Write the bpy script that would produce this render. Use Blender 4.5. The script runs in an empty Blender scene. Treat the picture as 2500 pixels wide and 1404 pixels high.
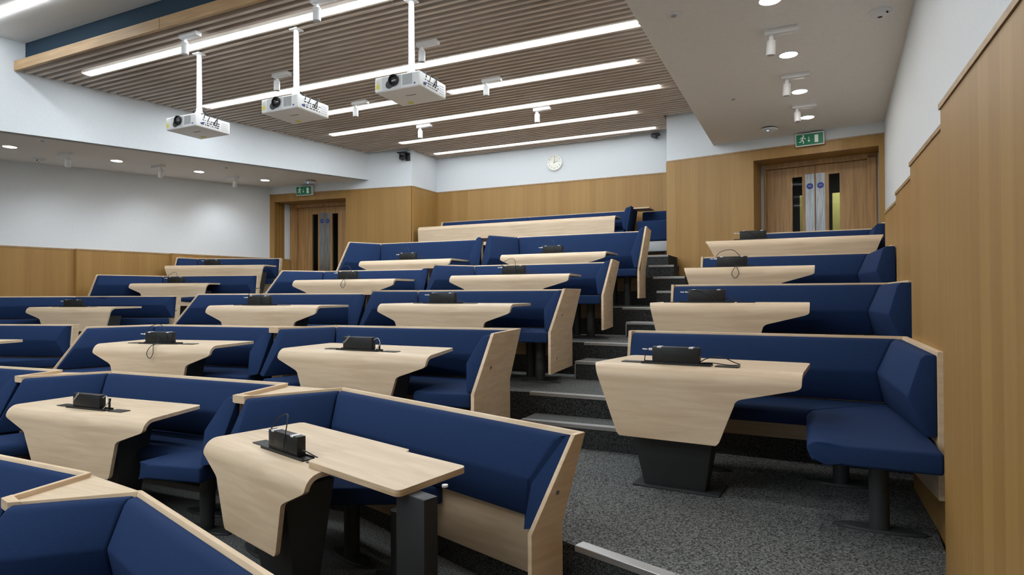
import bpy, bmesh, math, random
from math import sin, cos, pi, radians, atan2, hypot
from mathutils import Vector, Matrix
random.seed(7)
S = bpy.context.scene
COL = S.collection
# ------------------------------------------------------------------ camera, world, exposure
F_PX, YAW, PITCH, ROLL, CAMZ = 1500.0, .4432, .0116, -.004, 1.425
cd = bpy.data.cameras.new('camera'); cam = bpy.data.objects.new('camera', cd); COL.objects.link(cam)
cd.sensor_width = 36.0; cd.lens = F_PX / 2500 * 36.0; cd.clip_start = .02; cd.clip_end = 100
f0 = Vector((-sin(YAW), cos(YAW), 0)); r0 = Vector((cos(YAW), sin(YAW), 0)); u0 = Vector((0, 0, 1))
fw = f0 * cos(PITCH) + u0 * sin(PITCH); up = -f0 * sin(PITCH) + u0 * cos(PITCH)
rt = r0 * cos(ROLL) + up * sin(ROLL); up = -r0 * sin(ROLL) + up * cos(ROLL)
cam.matrix_world = Matrix(((rt.x, up.x, -fw.x, 0), (rt.y, up.y, -fw.y, 0), (rt.z, up.z, -fw.z, CAMZ), (0, 0, 0, 1)))
S.camera = cam
S.view_settings.view_transform = 'Standard'; S.view_settings.look = 'None'
S.view_settings.gamma = 1.0; S.view_settings.use_curve_mapping = False
S.view_settings.exposure = 1.15
w = bpy.data.worlds.new('world'); S.world = w; w.use_nodes = True
w.node_tree.nodes['Background'].inputs[0].default_value = (.5, .55, .6, 1)
w.node_tree.nodes['Background'].inputs[1].default_value = .02
E_STRIP, E_FILL, E_DOWN = 7.5, 24.0, 44.0
COOL, WARM = (.92, .97, 1.0), (1.0, .94, .86)
# heights of the terraces (0 is the floor of the front row of tables)
T = {-1: -.335, 0: 0.0, 1: .335, 2: .66, 3: .965, 4: 1.275, 5: 1.645, 6: 1.97}
ZC = 4.07        # underside of the slats
ZR = 3.56        # right soffit
WT = 2.16        # top of the wood on the side walls
WB = 3.423       # top of the wood on the back walls

# ------------------------------------------------------------------ materials
def mat(name, col, rough=.6, metal=0.0, spec=.4, emit=None, estr=0.0):
    m = bpy.data.materials.new(name); m.use_nodes = True
    b = m.node_tree.nodes['Principled BSDF']
    b.inputs['Base Color'].default_value = (*col, 1); b.inputs['Roughness'].default_value = rough
    b.inputs['Metallic'].default_value = metal; b.inputs['Specular IOR Level'].default_value = spec
    if emit: b.inputs['Emission Color'].default_value = (*emit, 1); b.inputs['Emission Strength'].default_value = estr
    return m
def tex(m, c1, c2, scale=(1, 1, 1), nscale=4.0, detail=4.0, lo=.35, hi=.65, bump=0.0, bscale=None, dist=0.0):
    nt = m.node_tree; N = nt.nodes; L = nt.links; b = N['Principled BSDF']
    tc = N.new('ShaderNodeTexCoord'); mp = N.new('ShaderNodeMapping'); mp.inputs['Scale'].default_value = scale
    L.new(tc.outputs['Object'], mp.inputs['Vector'])
    n = N.new('ShaderNodeTexNoise'); n.inputs['Scale'].default_value = nscale; n.inputs['Detail'].default_value = detail
    n.inputs['Distortion'].default_value = dist
    L.new(mp.outputs[0], n.inputs['Vector'])
    r = N.new('ShaderNodeValToRGB'); r.color_ramp.elements[0].position = lo; r.color_ramp.elements[1].position = hi
    r.color_ramp.elements[0].color = (*c1, 1); r.color_ramp.elements[1].color = (*c2, 1)
    L.new(n.outputs['Fac'], r.inputs[0]); L.new(r.outputs[0], b.inputs['Base Color'])
    if bump:
        bp = N.new('ShaderNodeBump'); bp.inputs['Strength'].default_value = bump; bp.inputs['Distance'].default_value = .002
        L.new(n.outputs['Fac'], bp.inputs['Height']); L.new(bp.outputs[0], b.inputs['Normal'])
    return m
def ribbed(name, axis, c1, c2, pitch=.0125):
    """oak veneer cut into fine vertical ribs; axis 0: the wall runs along x, 1: along y"""
    m = mat(name, c1, .48); nt = m.node_tree; N = nt.nodes; L = nt.links; b = N['Principled BSDF']
    tc = N.new('ShaderNodeTexCoord'); sx = N.new('ShaderNodeSeparateXYZ'); L.new(tc.outputs['Object'], sx.inputs[0])
    a = sx.outputs[axis]
    # board-to-board tone
    q = N.new('ShaderNodeMath'); q.operation = 'MULTIPLY'; q.inputs[1].default_value = 1 / .115; L.new(a, q.inputs[0])
    fl = N.new('ShaderNodeMath'); fl.operation = 'FLOOR'; L.new(q.outputs[0], fl.inputs[0])
    wn = N.new('ShaderNodeTexWhiteNoise'); wn.noise_dimensions = '1D'; L.new(fl.outputs[0], wn.inputs['W'])
    mp = N.new('ShaderNodeMapping'); mp.inputs['Scale'].default_value = (26, 26, .9); L.new(tc.outputs['Object'], mp.inputs['Vector'])
    n = N.new('ShaderNodeTexNoise'); n.inputs['Scale'].default_value = 1.0; n.inputs['Detail'].default_value = 5
    L.new(mp.outputs[0], n.inputs['Vector'])
    ad = N.new('ShaderNodeMath'); ad.operation = 'MULTIPLY_ADD'; ad.inputs[1].default_value = .30; L.new(wn.outputs[0], ad.inputs[0])
    hf = N.new('ShaderNodeMath'); hf.operation = 'MULTIPLY'; hf.inputs[1].default_value = .5; L.new(n.outputs['Fac'], hf.inputs[0])
    L.new(hf.outputs[0], ad.inputs[2])
    r = N.new('ShaderNodeValToRGB'); r.color_ramp.elements[0].position = .2; r.color_ramp.elements[1].position = .8
    r.color_ramp.elements[0].color = (*c1, 1); r.color_ramp.elements[1].color = (*c2, 1); L.new(ad.outputs[0], r.inputs[0])
    # ribs
    p = N.new('ShaderNodeMath'); p.operation = 'MULTIPLY'; p.inputs[1].default_value = 2 * pi / pitch; L.new(a, p.inputs[0])
    si = N.new('ShaderNodeMath'); si.operation = 'SINE'; L.new(p.outputs[0], si.inputs[0])
    gt = N.new('ShaderNodeMath'); gt.operation = 'GREATER_THAN'; gt.inputs[1].default_value = .72; L.new(si.outputs[0], gt.inputs[0])
    mx = N.new('ShaderNodeMix'); mx.data_type = 'RGBA'; mx.blend_type = 'MULTIPLY'
    ml = N.new('ShaderNodeMath'); ml.operation = 'MULTIPLY'; ml.inputs[1].default_value = .45; L.new(gt.outputs[0], ml.inputs[0])
    L.new(ml.outputs[0], mx.inputs[0]); L.new(r.outputs[0], mx.inputs[6]); mx.inputs[7].default_value = (.35, .28, .2, 1)
    L.new(mx.outputs[2], b.inputs['Base Color'])
    return m
OAK1, OAK2 = (.34, .19, .055), (.45, .274, .092)
M_WALL = tex(mat('white_paint', (.72, .74, .76), .75, spec=.25), (.685, .73, .77), (.715, .76, .80), (1, 1, 1), 60, 2)
M_SOFF = tex(mat('soffit_paint', (.70, .70, .69), .8, spec=.2), (.80, .785, .76), (.83, .815, .79), (1, 1, 1), 40, 2)
M_OAKX = ribbed('ribbed_oak_back', 0, OAK1, OAK2)
M_OAKY = ribbed('ribbed_oak_side', 1, OAK1, OAK2)
M_OAK = tex(mat('oak_veneer', (.33, .2, .09), .45), (.33, .185, .07), (.46, .275, .115), (14, 14, .8), 2.0, 5)
M_OAKT = tex(mat('oak_trim', (.36, .22, .1), .45), (.30, .185, .085), (.40, .26, .125), (3, 3, 3), 6.0, 4)
M_SLAT = tex(mat('slat_oak', (.33, .22, .13), .5), (.53, .445, .375), (.66, .565, .48), (.7, 14, 6), 3.0, 4)
M_BEAM = tex(mat('beam_oak', (.45, .29, .14), .5), (.36, .225, .105), (.46, .30, .15), (.8, 8, 12), 3.0, 4)
M_BACK = mat('slat_backing', (.25, .215, .195), .9, spec=.1)
M_NAVY = mat('dark_blue_paint', (.022, .045, .07), .75, spec=.2)
M_MAPLE = tex(mat('maple_laminate', (.62, .5, .37), .42), (.58, .445, .30), (.70, .565, .405), (.8, 9, 9), 3.0, 5, .3, .7, dist=.6)
M_PLY = tex(mat('plywood_edge', (.55, .4, .25), .5), (.46, .32, .18), (.64, .49, .33), (2, 2, 60), 3.0, 3)
M_SHELL = tex(mat('maple_board', (.6, .46, .32), .42), (.60, .445, .285), (.72, .565, .39), (1.2, 1.2, 11), 3.0, 5, .3, .7, dist=.5)
M_BLUE = tex(mat('blue_wool', (.02, .04, .11), .9, spec=.15), (.009, .0245, .074), (.0175, .040, .116), (1, 1, 1), 420, 2, .3, .7, bump=.25)
M_BLACK = mat('black_steel', (.016, .018, .02), .5, spec=.4)
M_STEELG = mat('dark_grey_steel', (.035, .04, .042), .5)
M_PLAST = mat('black_plastic', (.012, .013, .014), .42)
M_WHITE = mat('white_plastic', (.78, .79, .80), .4)
M_WHITEM = mat('white_enamel', (.82, .83, .84), .35)
M_GREY = mat('grey_plastic', (.4, .42, .44), .5)
M_ALU = mat('aluminium', (.43, .43, .43), .45, .8)
M_STAIN = tex(mat('brushed_steel', (.62, .63, .64), .3, .9), (.17, .18, .19), (.29, .30, .31), (30, 30, 1.5), 3, 4, bump=.15)
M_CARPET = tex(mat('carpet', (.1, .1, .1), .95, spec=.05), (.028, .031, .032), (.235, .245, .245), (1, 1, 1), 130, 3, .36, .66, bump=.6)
M_RISER_SHADE = tex(mat('carpet_riser_shade', (.04, .04, .04), .95, spec=.05), (.012, .013, .014), (.085, .088, .09), (1, 1, 1), 130, 3, .36, .66, bump=.6)  # same carpet, with the shade on upright faces put into its colour
M_YELL = mat('yellow_sticker', (.75, .68, .1), .5)
M_GREEN = mat('exit_green', (.005, .16, .075), .4, emit=(.01, .3, .14), estr=.03)
M_PIC = mat('exit_white', (.75, .8, .77), .4, emit=(.8, .95, .85), estr=.04)
M_GLASSD = mat('door_glass', (.02, .024, .028), .06, spec=.5)
M_LENS = mat('lens_glass', (.015, .015, .02), .05, spec=.8)
M_BSIGN = mat('blue_sign', (.01, .045, .30), .4)
M_DIAL = mat('clock_dial', (.8, .8, .72), .12, spec=.5)
M_INK = mat('black_ink', (.02, .02, .02), .6)
M_LGREY = mat('pale_mark', (.45, .46, .47), .5)
M_YWALL = mat('yellow_paint', (.42, .40, .12), .7, emit=(.62, .58, .1), estr=.0)
M_CORR = mat('dark_corridor', (.02, .02, .02), .9)
M_JAMB = mat('grey_jamb', (.50, .50, .49), .6)
M_LED = mat('blue_led', (.02, .1, .9), .5, emit=(.1, .3, 1), estr=3)
def emis(name, col, s):
    m = bpy.data.materials.new(name); m.use_nodes = True; nt = m.node_tree; nt.nodes.clear()
    o = nt.nodes.new('ShaderNodeOutputMaterial'); e = nt.nodes.new('ShaderNodeEmission')
    e.inputs[0].default_value = (*col, 1); e.inputs[1].default_value = s; nt.links.new(e.outputs[0], o.inputs[0]); return m
M_STRIP = emis('led_strip', COOL, E_STRIP)
M_STRIPFILL = emis('led_strip_fill', COOL, E_FILL)
M_STRIPS = [emis('led_strip_row_%d' % k, COOL, e) for k, e in enumerate((15.5, 16.5, 15.5, 12.0, 8.5, 4.2))]
M_STRIP0 = emis('led_strip_first', COOL, 9.0)
M_DOWN = emis('downlight_lens', WARM, E_DOWN); M_DOWNL = emis('downlight_lens_left', WARM, E_DOWN * .6)

# ------------------------------------------------------------------ helpers
def B(): return bmesh.new()
def obj(name, bm, m, parent=None, bevel=0.0, segs=2, smooth=True, ang=35):
    bmesh.ops.remove_doubles(bm, verts=bm.verts, dist=1e-6)
    bmesh.ops.recalc_face_normals(bm, faces=bm.faces)
    if bevel:
        es = [e for e in bm.edges if len(e.link_faces) == 2 and e.calc_face_angle(0) > radians(28)]
        try: bmesh.ops.bevel(bm, geom=es, offset=bevel, segments=segs, affect='EDGES', clamp_overlap=True, profile=.5)
        except Exception: pass
    me = bpy.data.meshes.new(name); bm.to_mesh(me); bm.free()
    if m: me.materials.append(m)
    if smooth:
        me.shade_smooth(); me.set_sharp_from_angle(angle=radians(ang))
    o = bpy.data.objects.new(name, me); COL.objects.link(o)
    if parent: o.parent = parent
    return o
def tag(o, label, cat, group=None):
    o['label'] = label; o['category'] = cat
    if group: o['group'] = group
    return o
def thing(name, label, cat, loc=(0, 0, 0), rz=0.0, group=None):
    o = bpy.data.objects.new(name, None); COL.objects.link(o); o.empty_display_size = .1
    o.location = loc; o.rotation_euler = (0, 0, rz)
    return tag(o, label, cat, group)
def struct(name, bm, m, **k):
    o = obj(name, bm, m, **k); o['kind'] = 'structure'; return o
def hexa(bm, p):     # 8 points: bottom ring 4, top ring 4
    v = [bm.verts.new(q) for q in p]
    for f in ((3, 2, 1, 0), (4, 5, 6, 7), (0, 1, 5, 4), (1, 2, 6, 5), (2, 3, 7, 6), (3, 0, 4, 7)): bm.faces.new([v[i] for i in f])
def box(bm, x0, y0, z0, x1, y1, z1, mtx=None):
    p = [Vector(q) for q in ((x0, y0, z0), (x1, y0, z0), (x1, y1, z0), (x0, y1, z0), (x0, y0, z1), (x1, y0, z1), (x1, y1, z1), (x0, y1, z1))]
    if mtx: p = [mtx @ q for q in p]
    hexa(bm, p); return bm
def prism(bm, poly, vec):
    vec = Vector(vec); a = [bm.verts.new(Vector(p)) for p in poly]; b = [bm.verts.new(Vector(p) + vec) for p in poly]
    n = len(a); bm.faces.new(a); bm.faces.new(b[::-1])
    for i in range(n): bm.faces.new((a[i], b[i], b[(i + 1) % n], a[(i + 1) % n]))
    return bm
def slab(bm, poly, z0, z1): return prism(bm, [(x, y, z0) for x, y in poly], (0, 0, z1 - z0))
def cyl(bm, p0, p1, r0, r1=None, seg=20):
    r1 = r0 if r1 is None else r1; p0, p1 = Vector(p0), Vector(p1); d = (p1 - p0).normalized()
    a = d.orthogonal().normalized(); b = d.cross(a); A = []; Bv = []
    for i in range(seg):
        t = 2 * pi * i / seg; q = a * cos(t) + b * sin(t); A.append(bm.verts.new(p0 + q * r0)); Bv.append(bm.verts.new(p1 + q * r1))
    bm.faces.new(A[::-1]); bm.faces.new(Bv)
    for i in range(seg): bm.faces.new((A[i], A[(i + 1) % seg], Bv[(i + 1) % seg], Bv[i]))
    return bm
def lathe(bm, prof, c=(0, 0, 0), seg=28, mtx=None):
    c = Vector(c); rings = []
    for r, z in prof:
        rings.append([bm.verts.new((mtx @ Vector((r * cos(2 * pi * i / seg), r * sin(2 * pi * i / seg), z)) if mtx else Vector((r * cos(2 * pi * i / seg), r * sin(2 * pi * i / seg), z))) + c) for i in range(seg)])
    for a, b in zip(rings, rings[1:]):
        for i in range(seg): bm.faces.new((a[i], a[(i + 1) % seg], b[(i + 1) % seg], b[i]))
    bm.faces.new(rings[0][::-1]); bm.faces.new(rings[-1])
    return bm
def tube(bm, pts, r, seg=6, sub=5):
    P = [Vector(p) for p in pts]; Q = []
    for i in range(len(P) - 1):
        p0 = P[max(i - 1, 0)]; p1 = P[i]; p2 = P[i + 1]; p3 = P[min(i + 2, len(P) - 1)]
        for k in range(sub):
            t = k / sub
            Q.append(.5 * ((2 * p1) + (p2 - p0) * t + (2 * p0 - 5 * p1 + 4 * p2 - p3) * t * t + (3 * p1 - p0 - 3 * p2 + p3) * t ** 3))
    Q.append(P[-1]); rings = []; a = None
    for i, q in enumerate(Q):
        d = (Q[min(i + 1, len(Q) - 1)] - Q[max(i - 1, 0)]).normalized()
        a = d.orthogonal().normalized() if a is None else (a - d * a.dot(d)).normalized()
        b = d.cross(a); rings.append([bm.verts.new(q + (a * cos(2 * pi * k / seg) + b * sin(2 * pi * k / seg)) * r) for k in range(seg)])
    for x, y in zip(rings, rings[1:]):
        for k in range(seg): bm.faces.new((x[k], x[(k + 1) % seg], y[(k + 1) % seg], y[k]))
    bm.faces.new(rings[0][::-1]); bm.faces.new(rings[-1])
    return bm
def text_mesh(name, body, size, m, parent, mtx, shear=0.0, depth=.0006):
    c = bpy.data.curves.new(name, 'FONT'); c.body = body; c.size = size; c.align_x = 'CENTER'; c.align_y = 'CENTER'
    c.extrude = depth; c.shear = shear; c.resolution_u = 3
    t = bpy.data.objects.new(name + '_tmp', c); COL.objects.link(t)
    dg = bpy.context.evaluated_depsgraph_get(); me = bpy.data.meshes.new_from_object(t.evaluated_get(dg))
    bpy.data.objects.remove(t); me.name = name; me.materials.clear(); me.materials.append(m)
    me.transform(mtx); o = bpy.data.objects.new(name, me); COL.objects.link(o)
    if parent: o.parent = parent
    return o
def copy_tree(o, parent=None):
    c = o.copy(); COL.objects.link(c); c.parent = parent
    for ch in list(o.children): copy_tree(ch, c)
    return c
def ray(px, py): return (fw * F_PX + rt * (px - 1250) - up * (py - 702))
def on_z(px, py, z):
    d = ray(px, py); return Vector((0, 0, CAMZ)) + d * ((z - CAMZ) / d.z)
def basis(u, v, n, o=(0, 0, 0)):
    return Matrix(((u[0], v[0], n[0], o[0]), (u[1], v[1], n[1], o[1]), (u[2], v[2], n[2], o[2]), (0, 0, 0, 1)))

# ------------------------------------------------------------------ the room
def lw_x(y): return -9.53 - .2043 * (8.93 - y)            # left white wall
def rw_x(y): return .733 + .0492 * (y - 5.0) if y > 2.8 else .625
def bk_x(y): return -8.362 + .1914 * (y - 3.855)           # left bulkhead
def ls_z(y): return 3.57 - .0445 * (9 - y)                 # left soffit
LWA, LWB = Vector((-9.53, 8.93)), Vector((-6.46, 9.34))    # door wall, left
RWA, RWB = Vector((-1.845, 9.343)), Vector((.93, 8.88))    # door wall, right
YB = 10.2                                                  # back wall
YF = -5.0
ZT = 4.43                                                  # white ceiling at the front

# carpeted stepped floor
L1 = [(-13, 2.75), (-7, 2.86), (-5.2, 3.13), (-3.1, 3.20), (-2.66, 3.19), (-.9, 2.535), (-.47, 2.39), (.47, 2.08)]
L2 = [(-12, 2.5), (-8.5, 3.47), (-6.9, 3.98), (-5.67, 4.02), (-4.03, 4.25), (-3.67, 4.28), (-1.95, 4.42), (-.9, 4.42), (.60, 4.38)]
L3 = [(-10.3, 5.42), (-9.8, 5.58), (-8.16, 6.1), (-5.85, 5.34), (-4.15, 5.51), (-3.68, 5.54), (-1.9, 5.60), (-.9, 5.56), (.66, 5.56)]
L4 = [(-10.05, 6.84), (-9.7, 6.95), (-8.0, 7.42), (-5.9, 6.60), (-4.2, 6.71), (-3.68, 6.77), (-1.85, 6.80), (-.9, 6.76), (.72, 6.76)]
bm = B()
slab(bm, [(-13, YF), (.62, YF), (.62, 1.55), (-1.0, 1.50), (-1.55, 1.62), (-2.85, 2.0), (-3.4, 2.06), (-13, 2.0)], -.6, T[-1])
slab(bm, [(-13, 2.0), (-3.4, 2.06), (-2.85, 2.0), (-1.55, 1.62), (-1.0, 1.50), (.62, 1.55)] + L1[::-1], -.6, 0)
slab(bm, L1 + [(.60, 4.38)] + L2[::-1][1:], -.6, T[1])
slab(bm, L2 + L3[::-1], -.6, T[2])
slab(bm, L3 + L4[::-1], -.6, T[3])
slab(bm, L4 + [(.93, 8.88), (.93, 9.6), (-10, 9.6), (-9.9, 8.9)], -.6, T[4])
slab(bm, [(-6.4, 7.98), (-1.36, 7.97), (-1.36, 8.33), (-1.56, 8.33), (-1.56, 9.33), (-1.7, 10.2), (-6.4, 10.2)], T[4], T[5])
slab(bm, [(-6.4, 8.66), (-1.70, 8.66), (-1.70, 9.33), (-1.845, 9.35), (-1.845, 10.2), (-6.46, 10.2)], T[5], T[6])
# half steps of the right aisle
def step(x0, x1, y0, y1, z0, z1): box(bm, x0, y0, z0, x1, y1, z1)
step(-1.9, -1.0, 4.14, 4.45, T[1], .50); step(-1.87, -1.0, 5.26, 5.62, T[2], .82)
step(-1.72, -.95, 6.46, 6.82, T[3], 1.125); step(-1.62, -1.15, 7.52, 8.0, T[4], 1.46)
step(-1.9, -1.56, 8.32, 8.7, T[5], 1.81)
# half steps of the left aisle
step(-6.85, -5.95, 3.74, 4.06, T[1], .50); step(-8.1, -6.25, 5.3, 5.5, T[2], .82); step(-7.95, -6.3, 6.4, 6.75, T[3], 1.125)
fl_ = struct('floor', bm, M_CARPET, smooth=False); fl_.data.materials.append(M_RISER_SHADE)
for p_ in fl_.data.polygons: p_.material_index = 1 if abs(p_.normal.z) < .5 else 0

def nosing(i, a, b, z, w_=.055, t=.024):
    a = Vector(a); b = Vector(b); u = (b - a).normalized(); n = Vector((-u.y, u.x)); q = B()
    e = .004
    prism(q, [(*(a - n * e), z + .004), (*(a + n * w_), z + .004), (*(a + n * w_), z - .002), (*(a - n * e + n * .006), z - .002), (*(a - n * e + n * .006), z - t), (*(a - n * e), z - t)], (*(b - a), 0))
    if abs(z - .5) < .01 or abs(z - .82) < .01 or abs(z - 1.125) < .01: box(q, a.x - .004, a.y - .006, z - .158, a.x + .008, a.y + .004, z - t)
    struct('trim_%d' % i, q, M_ALU, bevel=.002, segs=1)
ns = [((-.905, 2.535), (-.47, 2.39), T[1]), ((-.47, 2.39), (.46, 2.083), T[1]), ((-1.9, 4.14), (-1.0, 4.14), .50), ((-1.95, 4.42), (-.9, 4.42), T[2]), ((-1.87, 5.26), (-1.0, 5.26), .82),
      ((-1.9, 5.60), (-.9, 5.56), T[3]), ((-1.72, 6.46), (-.95, 6.46), 1.125), ((-1.85, 6.80), (-.9, 6.76), T[4]), ((-1.62, 7.52), (-1.15, 7.52), 1.46),
      ((-1.76, 7.97), (-1.36, 7.97), T[5]), ((-1.9, 8.32), (-1.56, 8.32), 1.81), ((-2.1, 8.66), (-1.70, 8.66), T[6])]
for i, (a, b, z) in enumerate(ns): nosing(i + 1, a, b, z)

# walls: white parts
bm = B()
prism(bm, [(lw_x(9.6), 9.6, T[-1]), (lw_x(YF), YF, T[-1]), (lw_x(YF) - .2, YF, T[-1]), (lw_x(9.6) - .2, 9.6, T[-1])], (0, 0, 5.2))
struct('wall_left', bm, M_WALL)
bm = B()
ys = [YF, 2.7, 2.9, 5, 9.4]
for a, b in zip(ys, ys[1:]):
    slab(bm, [(rw_x(a), a), (rw_x(b), b), (rw_x(b) + .25, b), (rw_x(a) + .25, a)], -.6, 4.6)
struct('wall_right', bm, M_WALL)
bm = B(); box(bm, -6.7, YB, 1.2, -1.6, YB + .2, 4.6); struct('wall_back', bm, M_WALL)
bm = B(); box(bm, -13.2, YF - .2, -.8, 1.1, YF, 4.7); struct('wall_front', bm, M_WALL)

# sawtooth oak panels on the right wall (name, face x, y from, y to)
for i, (fx, a, b) in enumerate([(.486, YF, 2.87), (.548, 2.87, 4.09), (.612, 4.09, 5.24), (.67, 5.24, 6.47), (.80, 6.47, 8.86)]):
    bm = B(); x1 = max(rw_x(a), rw_x(b)) + .03
    if fx > .75: x1 = fx + .2
    box(bm, fx, a + .001, -.6, x1, b - .001, WT - .022)
    struct('wall_right_panel', bm, M_OAKY, bevel=.002, segs=1)
    bm = B(); box(bm, fx - .006, a + .001, WT - .022, x1, b + .004, WT); struct('trim_%d' % (20 + i), bm, M_OAKT)
# oak panels along the left wall
for i, (a, b, off) in enumerate([(YF, 5.66, .02), (5.66, 7.03, .045), (7.03, 9.3, .07)]):
    bm = B()
    pl = [(lw_x(a) + off + .05, a), (lw_x(b) + off, b), (lw_x(b) - .05, b), (lw_x(a) - .05, a)]
    slab(bm, pl, -.6, WT - .022); struct('wall_left_panel', bm, M_OAKY)
    bm = B(); slab(bm, [(pl[0][0] + .006, a), (pl[1][0] + .006, b), pl[2], pl[3]], WT - .022, WT); struct('trim_%d' % (30 + i), bm, M_OAKT)

# door walls: local frame u along the wall, w into the wall
def wall_frame(A, Bq, O):
    u = (Bq - A).normalized(); w_ = Vector((-u.y, u.x))
    return Matrix(((u.x, w_.x, 0, O.x), (u.y, w_.y, 0, O.y), (0, 0, 1, 0), (0, 0, 0, 1)))
LM = wall_frame(LWA, LWB, Vector((-8.62, 9.05))); RM = wall_frame(RWA, RWB, Vector((.125, 9.014)))
def door_wall(side, Mx, u0_, u1_, h0, h1, oak):
    th = .62
    bm = B()
    box(bm, u0_, .0, WB, u1_, th, 4.6, Mx)
    struct('wall_back_' + side, bm, M_WALL)
    bm = B()
    box(bm, u0_, -.012, T[4] - .4, h0, .58, WB - .02, Mx); box(bm, h1, -.012, T[4] - .4, u1_, .58, WB - .02, Mx)
    box(bm, h0, -.012, 3.268, h1, .58, WB - .02, Mx)
    struct('wall_back_%s_panel' % side, bm, oak, smooth=False)
    bm = B(); box(bm, u0_, -.018, WB - .02, u1_, .3, WB, Mx)
    struct('trim_%d' % (40 if side == 'left' else 41), bm, M_OAKT)
door_wall('left', LM, -1.1, 2.18, -.816, .807, M_OAKX)
door_wall('right', RM, -1.998, .85, -.748, .748, M_OAKX)
# oak lining of the return walls and the back wall
bm = B(); box(bm, -6.46, YB - .03, T[5], -1.8, YB - .001, WB - .02); struct('wall_back_panel', bm, M_OAKX)
bm = B(); box(bm, -6.46, YB - .036, WB - .02, -1.8, YB - .001, WB); struct('trim_42', bm, M_OAKT)
bm = B(); box(bm, -6.60, 9.36, T[4], -6.435, YB, WB - .02); struct('wall_return_panel', bm, M_OAKY)
bm = B(); box(bm, -6.60, 9.36, WB - .02, -6.429, YB, WB); struct('trim_43', bm, M_OAKT)
bm = B(); box(bm, -6.60, 9.36, WB, -6.455, YB, 4.6); struct('wall_return', bm, M_WALL)
bm = B(); box(bm, -1.86, 9.36, T[4], -1.72, YB, WB - .02); struct('wall_return_panel', bm, M_OAKY)
bm = B(); box(bm, -1.85, 9.36, WB - .02, -1.72, YB, 4.6); struct('wall_return', bm, M_WALL)

# doors
def door(n, Mx, hl, hr, mid, label_yellow):
    fr = B(); d = .45; zt = 3.2
    for a, b in ((hl + .055, -.63 + mid), (.63 + mid, hr - .055)): box(fr, a, d - .06, T[4], b, d + .1, zt + .05, Mx)
    box(fr, hl + .055, d - .06, zt, hr - .055, d + .1, 3.268, Mx)
    root = obj('door_%d' % n, fr, M_OAK, bevel=.003, segs=1); root['kind'] = 'structure'
    jb = B()
    box(jb, hl, d - .03, T[4], hl + .055, d + .05, 3.268, Mx); box(jb, hr - .055, d - .03, T[4], hr, d + .05, 3.268, Mx)
    obj('jamb_strip', jb, M_JAMB, root)
    for s in (-1, 1):
        x0, x1 = (-.63 + mid, mid - .003) if s < 0 else (mid + .003, .63 + mid)
        g0, g1 = (mid - .30, mid - .165) if s < 0 else (mid + .165, mid + .30)
        lf = B()   # leaf with an opening for the glass
        box(lf, x0, d, T[4] + .01, g0, d + .045, zt - .004, Mx); box(lf, g1, d, T[4] + .01, x1, d + .045, zt - .004, Mx)
        box(lf, g0, d, 3.06, g1, d + .045, zt - .004, Mx); box(lf, g0, d, T[4] + .01, g1, d + .045, T[4] + .25, Mx)
        leaf = obj('door_leaf', lf, M_OAK, root, smooth=False)
        gl = B(); box(gl, g0, d + .018, T[4] + .25, g1, d + .026, 3.06, Mx); obj('vision_panel', gl, M_GLASSV, leaf)
        st = B(); p0, p1 = (mid - .125, mid - .008) if s < 0 else (mid + .008, mid + .125)
        box(st, p0, d - .004, T[4] + .3, p1, d, 3.085, Mx); obj('steel_plate', st, M_STAIN, leaf, bevel=.001, segs=1)
        sg = B(); c = Mx @ Vector(((p0 + p1) / 2, d - .004, 2.915)); nrm = (Mx.to_3x3() @ Vector((0, -1, 0)))
        cyl(sg, c, c + nrm * .002, .042, seg=28); sign = obj('fire_door_disc', sg, M_BSIGN, leaf)
        ln = B()
        for dz in (.008, -.006): box(ln, (p0 + p1) / 2 - .022, d - .0066, 2.913 + dz, (p0 + p1) / 2 + .022, d - .006, 2.917 + dz, Mx)
        obj('sign_lettering', ln, M_LGREY, sign)
    return root
M_GLASSV = bpy.data.materials.new('vision_glass'); M_GLASSV.use_nodes = True
_b = M_GLASSV.node_tree.nodes['Principled BSDF']; _b.inputs['Base Color'].default_value = (.75, .8, .8, 1); _b.inputs['Roughness'].default_value = .02
_b.inputs['Transmission Weight'].default_value = 1.0; _b.inputs['IOR'].default_value = 1.1
door(1, LM, -.816, .807, .03, False); door(2, RM, -.748, .748, -.043, True)
# dim corridors behind the doors, a yellow wall in the right one
for nm, Mx in (('left', LM), ('right', RM)):
    bm = B(); box(bm, -1.3, 2.2, 1.0, 1.3, 2.3, 3.6, Mx); box(bm, -1.3, .63, 1.0, -1.25, 2.2, 3.6, Mx); box(bm, 1.25, .63, 1.0, 1.3, 2.2, 3.6, Mx)
    box(bm, -1.3, .63, 3.5, 1.3, 2.2, 3.6, Mx); box(bm, -1.3, .63, T[4] - .3, 1.3, 2.2, T[4], Mx)
    struct('wall_corridor_' + nm, bm, M_CORR, smooth=False)
bm = B(); box(bm, .034, 1.5, T[4], .55, 1.53, 2.945, RM); box(bm, -.42, 1.5, T[4], -.2, 1.53, 2.95, RM)
struct('wall_corridor_yellow', bm, M_YWALL, smooth=False)
ld = bpy.data.lights.new('corridor_lamp', 'AREA'); ld.energy = 8; ld.size = .3; lo = bpy.data.objects.new('corridor_lamp', ld); COL.objects.link(lo)
lo.matrix_world = RM @ Matrix.Translation((.3, 1.0, 3.45))

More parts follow.
